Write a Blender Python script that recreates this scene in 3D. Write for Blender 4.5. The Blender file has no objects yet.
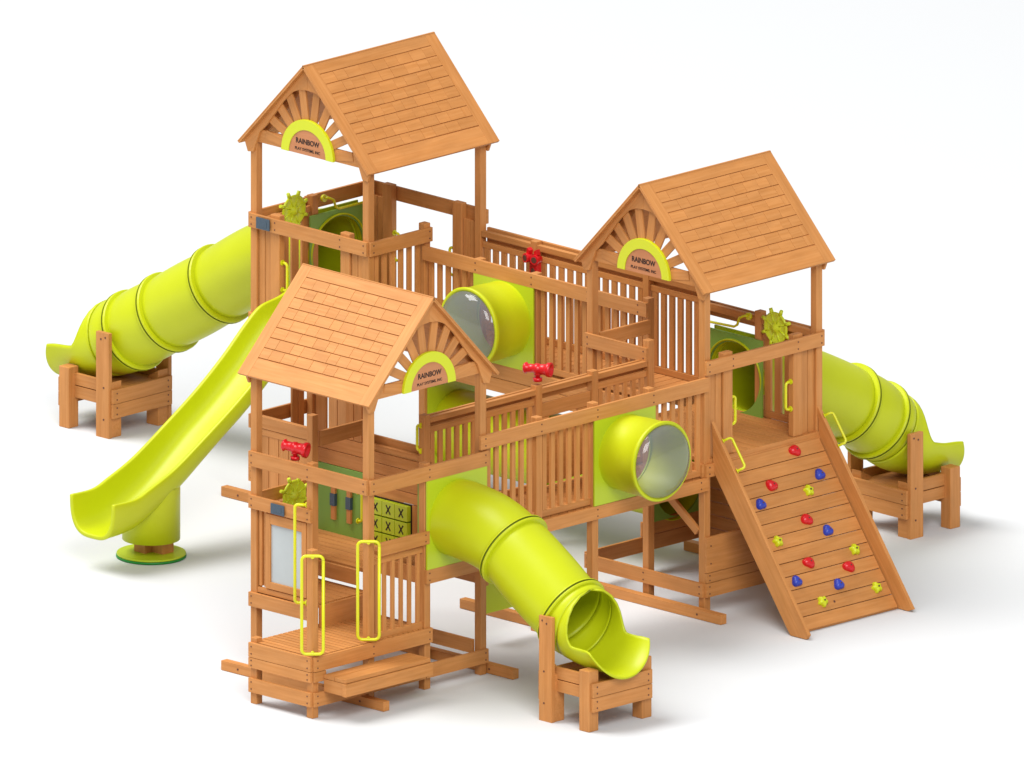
import bpy, bmesh, math, random
from mathutils import Vector, Matrix
R = random.Random(7)
H = .8425            # one half bay of the modular grid, metres
K = 1/90.8           # height unit (1/90.8 m)
PW = .045            # half width of a post
sc = bpy.context.scene
col = sc.collection
def P(i, j, z=0): return Vector((i*H, j*H, z*K))

# ------------------------------------------------------------------ materials
def newmat(name):
    m = bpy.data.materials.new(name); m.use_nodes = True
    nt = m.node_tree
    return m, nt, nt.nodes, nt.links, nt.nodes['Principled BSDF']
def plain(name, c, rough=.5, spec=.5, bump=0, scale=60, var=0):
    m, nt, N, L, b = newmat(name)
    b.inputs['Base Color'].default_value = (*c, 1)
    b.inputs['Roughness'].default_value = rough
    b.inputs['Specular IOR Level'].default_value = spec
    tc = N.new('ShaderNodeTexCoord')
    if var:
        n = N.new('ShaderNodeTexNoise'); n.inputs['Scale'].default_value = 2.2; n.inputs['Detail'].default_value = 4
        L.new(tc.outputs['Object'], n.inputs['Vector'])
        hs = N.new('ShaderNodeHueSaturation'); hs.inputs['Color'].default_value = (*c, 1)
        mr = N.new('ShaderNodeMapRange'); mr.inputs['From Min'].default_value = .3; mr.inputs['From Max'].default_value = .7
        mr.inputs['To Min'].default_value = 1-var; mr.inputs['To Max'].default_value = 1+var
        L.new(n.outputs['Fac'], mr.inputs['Value']); L.new(mr.outputs['Result'], hs.inputs['Value'])
        L.new(hs.outputs['Color'], b.inputs['Base Color'])
    if bump:
        n = N.new('ShaderNodeTexNoise'); n.inputs['Scale'].default_value = scale
        L.new(tc.outputs['Object'], n.inputs['Vector'])
        bp = N.new('ShaderNodeBump'); bp.inputs['Strength'].default_value = bump; bp.inputs['Distance'].default_value = .01
        L.new(n.outputs['Fac'], bp.inputs['Height']); L.new(bp.outputs['Normal'], b.inputs['Normal'])
    return m
def wood(name, c1, c2, rough=.55):
    m, nt, N, L, b = newmat(name)
    at = N.new('ShaderNodeAttribute'); at.attribute_name = 'grain'
    mp = N.new('ShaderNodeMapping'); mp.inputs['Scale'].default_value = (1.6, 34, 34)
    L.new(at.outputs['Vector'], mp.inputs['Vector'])
    n = N.new('ShaderNodeTexNoise'); n.inputs['Scale'].default_value = 1; n.inputs['Detail'].default_value = 6; n.inputs['Distortion'].default_value = .6
    L.new(mp.outputs['Vector'], n.inputs['Vector'])
    rp = N.new('ShaderNodeValToRGB')
    rp.color_ramp.elements[0].position = .32; rp.color_ramp.elements[0].color = (*c1, 1)
    rp.color_ramp.elements[1].position = .66; rp.color_ramp.elements[1].color = (*c2, 1)
    L.new(n.outputs['Fac'], rp.inputs['Fac'])
    mp2 = N.new('ShaderNodeMapping'); mp2.inputs['Scale'].default_value = (3, 9, 9)
    L.new(at.outputs['Vector'], mp2.inputs['Vector'])
    n2 = N.new('ShaderNodeTexNoise'); n2.inputs['Scale'].default_value = 1; n2.inputs['Detail'].default_value = 3
    L.new(mp2.outputs['Vector'], n2.inputs['Vector'])
    tn = N.new('ShaderNodeAttribute'); tn.attribute_name = 'tint'
    ad = N.new('ShaderNodeMath'); ad.operation = 'MULTIPLY_ADD'; ad.inputs[1].default_value = .34; 
    L.new(n2.outputs['Fac'], ad.inputs[0]); L.new(tn.outputs['Fac'], ad.inputs[2])
    hs = N.new('ShaderNodeHueSaturation'); L.new(rp.outputs['Color'], hs.inputs['Color'])
    L.new(ad.outputs[0], hs.inputs['Value']); L.new(hs.outputs['Color'], b.inputs['Base Color'])
    b.inputs['Roughness'].default_value = rough; b.inputs['Specular IOR Level'].default_value = .3
    bp = N.new('ShaderNodeBump'); bp.inputs['Strength'].default_value = .25; bp.inputs['Distance'].default_value = .004
    L.new(n.outputs['Fac'], bp.inputs['Height']); L.new(bp.outputs['Normal'], b.inputs['Normal'])
    return m
WOOD = wood('cedar wood', (.515, .208, .054), (.585, .255, .078))
SIGN = wood('sign wood', (.50, .20, .085), (.54, .225, .10))
BOLT = plain('dark bolt', (.11, .035, .02), .6)
GREEN = plain('lime plastic', (.515, .575, .006), .38, .35, .05, 90, .03)
PANEL = plain('lime panel', (.45, .56, .014), .38, .5, .05, 90, .03)
YEL = plain('yellow plastic', (.60, .66, .008), .4)
PIPE = plain('yellow pipe', (.68, .68, .008), .3)
RED = plain('red plastic', (.62, .006, .012), .3)
BLUE = plain('blue plastic', (.02, .045, .42), .35)
GREY = plain('grey plate', (.045, .075, .11), .45, .5, .4, 40)
INK = plain('black ink', (.02, .006, .004), .6)
GASKET = plain('dark olive seam', (.22, .26, .012), .5)
WHEEL = plain('bright lime plastic', (.62, .74, .02), .35)
SHADE = plain('shade-painted lime panel', (.19, .36, .05), .5)  # lime plastic with interior shade painted into its colour
RUBBER = plain('green rubber', (.01, .25, .03), .5)
MIRROR = plain('mirror sheet', (.46, .50, .51), .2, .6, 0, 60, .06)
m, nt, N, L, b = newmat('smoked dome')
b.inputs['Base Color'].default_value = (.20, .225, .25, 1); b.inputs['Roughness'].default_value = .06
b.inputs['Alpha'].default_value = .52; b.inputs['Specular IOR Level'].default_value = .9
DOME = m
m, nt, N, L, b = newmat('studio floor')
b.inputs['Base Color'].default_value = (.645, .66, .68, 1); b.inputs['Roughness'].default_value = .9; b.inputs['Specular IOR Level'].default_value = .0
FLOOR = m

# ------------------------------------------------------------------ builders
def tag(o, label=None, cat=None, group=None, kind=None):
    if label: o['label'] = label
    if cat: o['category'] = cat
    if group: o['group'] = group
    if kind: o['kind'] = kind
    return o
def thing(name, p, label, cat, group=None):
    o = bpy.data.objects.new(name, None); o.empty_display_size = .2; o.location = p
    col.objects.link(o); return tag(o, label, cat, group)
def world_origin(o):
    v = Vector((0, 0, 0))
    while o is not None: v += o.location; o = o.parent
    return v
class MB:
    def __init__(s):
        s.v = []; s.f = []; s.g = []; s.t = []; s.mi = []; s.sm = []
    def box(s, c, a, b, d, mi=0, tint=None):          # centre and three half vectors
        c = Vector(c); A = [Vector(a), Vector(b), Vector(d)]
        if A[0].cross(A[1]).dot(A[2]) < 0: A[2] = -A[2]
        A2 = sorted(range(3), key=lambda q: -A[q].length)
        off = [R.uniform(0, 50) for _ in range(3)]
        tt = R.uniform(.73, .88) if tint is None else tint
        n = len(s.v)
        for x in (-1, 1):
            for y in (-1, 1):
                for z in (-1, 1):
                    s.v.append(c + A[0]*x + A[1]*y + A[2]*z)
                    sg = (x, y, z)
                    s.g.append([off[q] + sg[A2[q]]*A[A2[q]].length for q in range(3)])
                    s.t.append(tt)
        for f in ((0, 1, 3, 2), (4, 6, 7, 5), (0, 4, 5, 1), (2, 3, 7, 6), (0, 2, 6, 4), (1, 5, 7, 3)):
            s.f.append([n+q for q in f]); s.mi.append(mi); s.sm.append(False)
    def aabb(s, x0, x1, y0, y1, z0, z1, mi=0, tint=None):
        s.box(((x0+x1)/2, (y0+y1)/2, (z0+z1)/2), ((x1-x0)/2, 0, 0), (0, (y1-y0)/2, 0), (0, 0, (z1-z0)/2), mi, tint)
    def raw(s, vs, fs, mi=0, smooth=False, tint=.83, grain=None):
        n = len(s.v); o = [R.uniform(0, 50) for _ in range(3)]
        for v in vs:
            v = Vector(v); s.v.append(v); s.g.append([v.x+o[0], v.y+o[1], v.z+o[2]] if grain is None else grain(v)); s.t.append(tint)
        for f in fs: s.f.append([n+q for q in f]); s.mi.append(mi); s.sm.append(smooth)
    def prism(s, pts, ex, mi=0, tint=.83, hgrain=None):   # closed 3D polygon extruded by vector
        n = len(pts); ex = Vector(ex); pts = [Vector(p) for p in pts]
        vs = pts + [p+ex for p in pts]
        fs = [list(range(n))[::-1], list(range(n, 2*n))] + [[q, (q+1) % n, n+(q+1) % n, n+q] for q in range(n)]
        s.raw(vs, fs, mi, False, tint, hgrain)
    def cyl(s, p0, p1, r, n=12, mi=0, r1=None):
        p0 = Vector(p0); p1 = Vector(p1); d = (p1-p0).normalized()
        u = d.orthogonal().normalized(); w = d.cross(u); r1 = r if r1 is None else r1
        vs = [p0 + (u*math.cos(2*math.pi*q/n) + w*math.sin(2*math.pi*q/n))*r for q in range(n)]
        vs += [p1 + (u*math.cos(2*math.pi*q/n) + w*math.sin(2*math.pi*q/n))*r1 for q in range(n)]
        s.raw(vs, [[q, (q+1) % n, n+(q+1) % n, n+q] for q in range(n)], mi, True)
        m0 = len(s.f)
        s.f.append([len(s.v)-2*n+q for q in range(n)][::-1]); s.f.append([len(s.v)-n+q for q in range(n)])
        s.mi += [mi, mi]; s.sm += [False, False]
    def tube(s, pts, r, n=10, mi=0):
        pts = [Vector(p) for p in pts]; rings = []
        up = None
        for k, p in enumerate(pts):
            d = (pts[min(k+1, len(pts)-1)] - pts[max(k-1, 0)]).normalized()
            if up is None: up = d.orthogonal().normalized()
            u = (up - d*up.dot(d)).normalized(); up = u; w = d.cross(u)
            rings.append([p + (u*math.cos(2*math.pi*q/n) + w*math.sin(2*math.pi*q/n))*r for q in range(n)])
        vs = [v for rg in rings for v in rg]; fs = []
        for k in range(len(pts)-1):
            for q in range(n): fs.append([k*n+q, k*n+(q+1) % n, (k+1)*n+(q+1) % n, (k+1)*n+q])
        fs.append(list(range(n))[::-1]); fs.append([(len(pts)-1)*n+q for q in range(n)])
        s.raw(vs, fs, mi, True)
    def build(s, name, mats, parent, bevel=0, solid=0, label=None, solidoff=-1):
        if not isinstance(mats, (list, tuple)): mats = [mats]
        o0 = world_origin(parent) if parent is not None else Vector((0, 0, 0))
        if s.v:
            lo = Vector([min(v[k] for v in s.v) for k in range(3)]); hi = Vector([max(v[k] for v in s.v) for k in range(3)])
            own = Vector(((lo.x+hi.x)/2, (lo.y+hi.y)/2, lo.z))
        else: own = o0
        me = bpy.data.meshes.new(name)
        me.from_pydata([v-own for v in s.v], [], s.f)
        for m in mats: me.materials.append(m)
        me.polygons.foreach_set('material_index', s.mi)
        me.polygons.foreach_set('use_smooth', s.sm)
        g = me.attributes.new('grain', 'FLOAT_VECTOR', 'POINT'); g.data.foreach_set('vector', [x for q in s.g for x in q])
        t = me.attributes.new('tint', 'FLOAT', 'POINT'); t.data.foreach_set('value', s.t)
        me.update()
        bm = bmesh.new(); bm.from_mesh(me); bmesh.ops.recalc_face_normals(bm, faces=bm.faces); bm.to_mesh(me); bm.free()
        o = bpy.data.objects.new(name, me); col.objects.link(o); o.parent = parent; o.location = own - o0
        if solid:
            md = o.modifiers.new('thickness', 'SOLIDIFY'); md.thickness = solid; md.offset = solidoff
        if bevel:
            md = o.modifiers.new('edges', 'BEVEL'); md.width = bevel; md.segments = 2; md.limit_method = 'ANGLE'
        if label: o['label'] = label
        return o
WM = [WOOD, BOLT]
def post(root, i, j, z0, z1, name='post', w=PW, cap=False):
    b = MB(); x, y = i*H, j*H
    b.aabb(x-w, x+w, y-w, y+w, z0*K, z1*K)
    return b.build(name, WM, root, .006)
def bolts(b, c, n, along, hz, cnt=2):
    # two dark bolt heads stacked on a plank face; n outward normal
    c = Vector(c); n = Vector(n)
    for q in ((-.5, .5) if cnt == 2 else (0,)):
        p = c + Vector((0, 0, q*hz)); b.cyl(p, p+n*.004, .0095, 8, 1)
def plank_i(b, i0, i1, j, z0, z1, side, th=.035, ext=PW, bolt=(), off=None):
    """plank running in i on the side (+1/-1) face of posts at row j (side 0: centred)"""
    y = j*H + (side*(PW+th/2) if off is None else off)
    b.aabb(i0*H-ext, i1*H+ext, y-th/2, y+th/2, z0*K, z1*K)
    for q in bolt: bolts(b, (q*H, y+(side or -1)*th/2, (z0+z1)/2*K), (0, side or -1, 0), None, (z1-z0)*K*.5)
def plank_j(b, j0, j1, i, z0, z1, side, th=.035, ext=PW, bolt=(), off=None):
    x = i*H + (side*(PW+th/2) if off is None else off)
    b.aabb(x-th/2, x+th/2, j0*H-ext, j1*H+ext, z0*K, z1*K)
    for q in bolt: bolts(b, (x+(side or 1)*th/2, q*H, (z0+z1)/2*K), (side or 1, 0, 0), None, (z1-z0)*K*.5)
def plank(b, ax, a0, a1, f, z0, z1, side, **k): (plank_i if ax == 'i' else plank_j)(b, a0, a1, f, z0, z1, side, **k)
def mk(root, name, ax, a0, a1, f, z0, z1, side, **k):
    b = MB(); plank(b, ax, a0, a1, f, z0, z1, side, **k); return b.build(name, WM, root, .005)
def deck(root, i0, i1, j0, j1, z, run='i', name='deck', th=4, w=.128, g=.009):
    b = MB()
    if run == 'i':
        n = max(1, round((j1-j0)*H/w)); st = (j1-j0)*H/n
        for q in range(n): b.aabb(i0*H, i1*H, j0*H+q*st+g/2, j0*H+(q+1)*st-g/2, (z-th)*K, z*K)
    else:
        n = max(1, round((i1-i0)*H/w)); st = (i1-i0)*H/n
        for q in range(n): b.aabb(i0*H+q*st+g/2, i0*H+(q+1)*st-g/2, j0*H, j1*H, (z-th)*K, z*K)
    return b.build(name, WM, root, .003)
def railing(root, ax, a0, a1, f, zd, zt, side, style='open', sp=.128, top=True, skip=None, bw=.030, ends=()):
    """rail bay: outer top plank, inner top and bottom rails, and its balusters as sub-parts"""
    b = MB(); e = PW/H
    plank(b, ax, a0+e, a1-e, f, zt-13, zt-7, 0, th=.04, ext=-.001, off=0)
    r = b.build('railing', WM, root, .004)
    if top: mk(r, 'outer_rail', ax, a0, a1, f, zt-14, zt, side, bolt=ends or (a0, a1))
    mk(r, 'bottom_rail', ax, a0+e, a1-e, f, zd+.3, zd+7, 0, th=.04, ext=-.001, off=0)
    L_ = (a1-a0)*H-2*PW; n = max(1, round(L_/sp)-0); st = L_/n
    for q in range(n if style == 'open' else n):
        c = a0*H+PW+(q+.5)*st
        if skip and skip[0] < c/H < skip[1]: continue
        bb = MB(); y = f*H
        hw = bw if style == 'open' else st/2-.003
        z0, z1 = (zd+7)*K, (zt-13)*K
        if ax == 'i': bb.aabb(c-hw, c+hw, y-.016, y+.016, z0, z1)
        else: bb.aabb(y-.016, y+.016, c-hw, c+hw, z0, z1)
        bb.build('baluster', WM, r, .003)
    return r
def boards_wall(root, ax, a0, a1, f, z0, z1, off=0, name='wall_panel', vertical=True, w=.12, th=.03, label=None):
    b = MB(); x = f*H+off; g = .004
    if vertical:
        L_ = (a1-a0)*H; n = max(1, round(L_/w)); st = L_/n
        for q in range(n):
            c0 = a0*H+q*st+g; c1 = a0*H+(q+1)*st-g
            if ax == 'i': b.aabb(c0, c1, x-th/2, x+th/2, z0*K, z1*K)
            else: b.aabb(x-th/2, x+th/2, c0, c1, z0*K, z1*K)
    else:
        L_ = (z1-z0)*K; n = max(1, round(L_/w)); st = L_/n
        for q in range(n):
            c0 = z0*K+q*st+g; c1 = z0*K+(q+1)*st-g
            if ax == 'i': b.aabb(a0*H, a1*H, x-th/2, x+th/2, c0, c1)
            else: b.aabb(x-th/2, x+th/2, a0*H, a1*H, c0, c1)
    return b.build(name, WM, root, .003, label=label)
def arc(c, r, a0, a1, u, v, n=6):
    return [Vector(c)+Vector(u)*r*math.cos(a0+(a1-a0)*q/n)+Vector(v)*r*math.sin(a0+(a1-a0)*q/n) for q in range(n+1)]
def c_handle(root, p, out, length, depth=.09, r=.0155, axis=(0, 0, 1), name='handle', label=None):
    """C shaped grab handle: centre p on the wood, out = outward direction"""
    p = Vector(p); o = Vector(out).normalized(); a = Vector(axis).normalized(); h = length/2; c = .035
    pts = [p+a*h, p+a*h+o*(depth-c)]
    pts += arc(p+a*(h-c)+o*(depth-c), c, math.pi/2, 0, o, a)[1:]
    pts += arc(p-a*(h-c)+o*(depth-c), c, 0, -math.pi/2, o, a)
    pts += [p-a*h]
    b = MB(); b.tube(pts, r)
    for s in (1, -1): b.cyl(p+a*h*s-o*.001, p+a*h*s+o*.008, r*2, 12)
    return b.build(name, PIPE, root, label=label)
def loop_handle(root, i, j, z0, z1, u, half=.075, r=.017, out=None, name='loop_handle'):
    """tall closed loop of pipe standing either side of a post, in the plane of u"""
    u = Vector(u); c = Vector((i*H, j*H, 0)) + Vector(out or (0, 0, 0)); cr = .05; zz0, zz1 = z0*K, z1*K; Z = Vector((0, 0, 1))
    hw = half
    pts = []
    pts += arc(c+u*(hw-cr)+Z*(zz1-cr), cr, 0, math.pi/2, u, Z)
    pts += arc(c-u*(hw-cr)+Z*(zz1-cr), cr, math.pi/2, math.pi, u, Z)
    pts += arc(c-u*(hw-cr)+Z*(zz0+cr), cr, math.pi, 1.5*math.pi, u, Z)
    pts += arc(c+u*(hw-cr)+Z*(zz0+cr), cr, 1.5*math.pi, 2*math.pi, u, Z)
    pts.append(pts[0])
    b = MB(); b.tube(pts, r)
    for z in (zz1-.01, zz0+.01): b.cyl(c+Z*z-Vector(out).normalized()*.03, c+Z*z+Vector(out).normalized()*.012, .02, 10)
    return b.build(name, PIPE, root)
def steering_wheel(root, c, n, r=.175, label='lime ship wheel with eight knobs'):
    c = Vector(c); n = Vector(n).normalized(); Z = Vector((0, 0, 1)); u = Z.cross(n)
    b = MB(); N_ = 48
    prof = [(r*.98, .0), (r*1.0, .012), (r*.9, .022), (r*.82, .012), (r*.55, .010), (r*.3, .014), (r*.22, .04), (0.001, .045)]
    vs = []; fs = []
    prof2 = [(0.001, -.01), (r*.9, -.012)] + prof
    for rr, h in prof2:
        for q in range(N_):
            a = 2*math.pi*q/N_
            vs.append(c+u*rr*math.cos(a)+Z*rr*math.sin(a)+n*h)
    for k in range(len(prof2)-1):
        for q in range(N_): fs.append([k*N_+q, k*N_+(q+1) % N_, (k+1)*N_+(q+1) % N_, (k+1)*N_+q])
    b.raw(vs, fs, 0, True)
    for q in range(8):
        a = 2*math.pi*(q+.5)/8; d = u*math.cos(a)+Z*math.sin(a)
        b.cyl(c+d*r*.25+n*.008, c+d*r*.9+n*.012, .009, 8)
        b.cyl(c+d*r*.9+n*.002, c+d*r*1.25+n*.002, .024, 10, 0, .019)
    b.cyl(c-n*.10, c, .022, 10)
    return b.build('steering_wheel', WHEEL, root, label=label)
def telescope(root, c, d, L_=.26, r=.042, label='red toy telescope on a short stalk'):
    c = Vector(c); d = Vector(d).normalized(); Z = Vector((0, 0, 1)); b = MB()
    seg = [(-.5, .8), (-.42, 1.05), (-.36, .75), (-.1, .8), (-.08, .95), (.05, .95), (.07, .85), (.32, 1.0), (.36, 1.25), (.5, 1.3), (.5, 1.0), (.40, .8)]
    n = 20; u = d.cross(Z).normalized(); w = u.cross(d)
    vs = [c+d*L_*s+(u*math.cos(2*math.pi*q/n)+w*math.sin(2*math.pi*q/n))*r*k for s, k in seg for q in range(n)]
    fs = [[k*n+q, k*n+(q+1) % n, (k+1)*n+(q+1) % n, (k+1)*n+q] for k in range(len(seg)-1) for q in range(n)]
    fs.append(list(range(n))); fs.append([(len(seg)-1)*n+q for q in range(n)])
    b.raw(vs, fs, 0, True)
    b.cyl(c-Z*.10, c-Z*.02, .026, 12); b.cyl(c-Z*.065, c-Z*.03, .045, 14, 0, .03); b.cyl(c-Z*.135, c-Z*.095, .05, 14)
    return b.build('telescope', RED, root, label=label)

# ------------------------------------------------------------------ roof
def make_roof(root, ci, cj, ze, zr, ridge, gsides):
    """ridge 'i' or 'j'; lateral coordinate t, ridge coordinate w, both in half bays from the centre"""
    O = 1.172; rise = (zr-ze)*K
    def Q(t, w, z): return Vector(((ci+w)*H, (cj+t)*H, z)) if ridge == 'i' else Vector(((ci+t)*H, (cj+w)*H, z))
    root_r = MB()
    for sgn in (-1, 1):
        top0 = Q(0, 0, zr*K); bot0 = Q(sgn*O, 0, ze*K)
        sl = bot0-top0; SL = sl.length; sd = sl/SL; wv = Q(0, 1, 0)-Q(0, 0, 0); wu = wv.normalized()
        nrm = sd.cross(wu).normalized()
        if nrm.z < 0: nrm = -nrm
        W = O*H
        root_r.box((top0+bot0)/2 - nrm*.022, sd*SL/2, wu*(W-.002), nrm*.010, tint=.8)      # backing
        # surface boards, raised over the backing
        cuts = [0, .105]+[.105+.0915*q for q in range(1, 9)]+[1.0]
        lo, hi = -.845*W, .845*W
        def strip(s0, s1, w0, w1, lift=0, tnt=None):
            c = top0+sd*SL*(s0+s1)/2+wu*(w0+w1)/2-nrm*(.006-lift)
            root_r.box(c, sd*SL*(s1-s0)/2, wu*(w1-w0)/2, nrm*.0062, tint=tnt)
        strip(0.0, .105-.004, lo, hi); strip(.838+.004, 1.0, lo, hi)
        strip(0.0, 1.0, -W, lo-.001, .0006); strip(0.0, 1.0, hi+.001, W, .0006)
        for q in range(8):                                   # shingle courses with staggered joints
            s0 = .105+.0915*q; s1 = s0+.0915; wa = lo
            while wa < hi-.001:
                wb = min(hi, wa+R.uniform(.13, .24))
                if hi-wb < .07: wb = hi
                strip(s0+.0025, s1-.0045+R.uniform(-.001, .001), wa+.0016, wb-.0016, R.uniform(-.0012, .0012), R.uniform(.77, .85)); wa = wb
    # ridge cap
    a = Q(0, -O, zr*K); bq = Q(0, O, zr*K); 
    root_r.box((a+bq)/2-Vector((0, 0, .010)), (bq-a)/2, (Q(1, 0, 0)-Q(0, 0, 0)).normalized()*.012, (0, 0, .008))
    roof = root_r.build('roof', WM, root, .002)
    lat = (Q(1, 0, 0)-Q(0, 0, 0)).normalized()
    for gs in gsides:                                   # gable walls at w = gs
        wn = (Q(0, gs, 0)-Q(0, 0, 0)).normalized()
        def G(t, z, d=0): return Q(t, gs*1.068, z*K)+wn*d
        k = (zr-ze)/O
        def zl(t): return zr-2.5-k*abs(t)
        dz = zr-451.5                                   # profile was measured on one roof, shift to this one
        outer = [(-1.13, zl(1.13)), (0, zl(0)), (1.13, zl(1.13))]
        inner = [(1.07, 349+dz), (.975, 350+dz), (.86, 371+dz), (.74, 380+dz), (.6, 393+dz), (.44, 408+dz), (.27, 420+dz), (.14, 424+dz), (0, 425+dz)]
        inner = inner + [(-t, z) for t, z in inner[::-1][1:]]
        b = MB()
        # two halves keep the polygons simple
        for sg in (-1, 1):
            pts = [(0, zl(0)), (sg*1.13, zl(1.13))] + [(sg*t, z) for t, z in inner[:9]]
            b.prism([G(t, z, -.012) for t, z in pts], wn*.03, tint=R.uniform(.78, .86),
                    hgrain=lambda v, sg=sg: [(v-G(0, 0)).dot(lat)*.7-sg*v.z*.7, (v-G(0, 0)).dot(lat)*.7*sg+v.z*.7, v.dot(wn)])
        gb = b.build('gable', WM, roof, .004)
        b = MB(); za = 360+dz
        b.prism([G(-.94, za, -.045), G(.94, za, -.045), G(.94, za+13, -.045), G(-.94, za+13, -.045)], wn*.03,
                hgrain=lambda v: [v.dot(lat), v.z, v.dot(wn)])
        b.build('tie_beam', WM, roof, .004)
        # sun rays
        for q in range(10):
            an = math.radians(-81+18*q); dr = lat*math.sin(an)+Vector((0, 0, 1))*math.cos(an)
            c0 = G(0, za, 0)
            r1 = .37
            # run out until the roof line or the arch
            tt = 0; rr = .37
            while rr < 1.2:
                t = rr*math.sin(an)/H; z = za+rr*math.cos(an)/K
                lim = zl(t)-6
                if z > lim or (abs(t) < .45 and z > 428+dz) : break
                rr += .01
            if abs(q-4.5) > 4: rr = min(rr, .66)
            b = MB(); sd2 = dr.cross(wn)
            b.box(c0+dr*(r1+rr)/2-wn*.020, dr*(rr-r1)/2, sd2*.050, wn*.012)
            b.build('sun_ray', WM, roof, .003)
        # yellow arc
        b = MB(); n = 28; ro, ri = .392, .277
        ring = [(ro, 0), (ri, 0)]
        vs = []; 
        for q in range(n+1):
            a_ = math.pi*q/n
            for rr in (ro, ri):
                for d in (-.010, .026):
                    vs.append(G(0, za, d)+lat*rr*math.cos(a_)+Vector((0, 0, 1))*(rr*math.sin(a_)))
        fs = []
        for q in range(n):
            o = q*4; p_ = o+4
            fs += [[o, p_, p_+1, o+1], [o+2, o+3, p_+3, p_+2], [o+1, p_+1, p_+3, o+3], [o, o+2, p_+2, p_]]
        fs += [[0, 1, 3, 2], [n*4, n*4+2, n*4+3, n*4+1]]
        b.raw(vs, fs, 0, False); b.build('sun_arc', YEL, roof, .004)
        b = MB()
        pts = [G(0, za+.2, -.011)+lat*.276*math.cos(math.pi*q/n)+Vector((0, 0, .276*math.sin(math.pi*q/n))) for q in range(n+1)]
        b.prism(pts, wn*.029, hgrain=lambda v: [v.dot(lat), v.z, v.dot(wn)]); sg_ = b.build('sign_board', SIGN, roof)
        # lettering: reading direction to the right when seen from outside
        rd = Vector((0, 0, 1)).cross(wn)
        for txt, zz, size, wid in (('RAINBOW', za+10.8, .080, .35), ('PLAY SYSTEMS, INC', za+4, .043, .375)):
            cu = bpy.data.curves.new('t', 'FONT'); cu.body = txt; cu.size = size; cu.align_x = 'CENTER'; cu.extrude = .0012
            cu.offset = .0017 if size > .05 else .0006
            to = bpy.data.objects.new('t', cu); col.objects.link(to)
            dg = bpy.context.evaluated_depsgraph_get(); me = bpy.data.meshes.new_from_object(to.evaluated_get(dg))
            xs = [v.co.x for v in me.vertices]; sx = wid/(max(xs)-min(xs))
            M = Matrix(((rd.x, 0, wn.x), (rd.y, 0, wn.y), (rd.z, 1, wn.z)))
            c = G(0, zz, .0197) 
            par = sg_; o0 = world_origin(par)
            for v in me.vertices:
                v.co = M @ Vector((v.co.x*sx, v.co.y, v.co.z))
            me.materials.clear(); me.materials.append(INK)
            bpy.data.objects.remove(to); bpy.data.curves.remove(cu)
            lo = bpy.data.objects.new('lettering', me); col.objects.link(lo); lo.parent = roof
            lo.location = c-world_origin(roof)
    # rafters under the roof
    for w in (-.93, .93):
        for sgn in (-1, 1):
            b = MB(); p0 = Q(sgn*.05, w, (zr-4)*K); p1 = Q(sgn*1.1, w, (ze+3)*K); d = (p1-p0)/2
            wu = (Q(0, 1, 0)-Q(0, 0, 0)).normalized(); nn = d.cross(wu).normalized()
            if nn.z > 0: nn = -nn
            b.box((p0+p1)/2+nn*.06, d, wu*.018, nn*.035); b.build('rafter', WM, roof)
    return roof

# ------------------------------------------------------------------ ground
b = MB(); b.raw([(-150, -150, 0), (150, -150, 0), (150, 150, 0), (-150, 150, 0)], [[0, 1, 2, 3]])
g = b.build('ground', FLOOR, None); tag(g, kind='structure')

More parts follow.
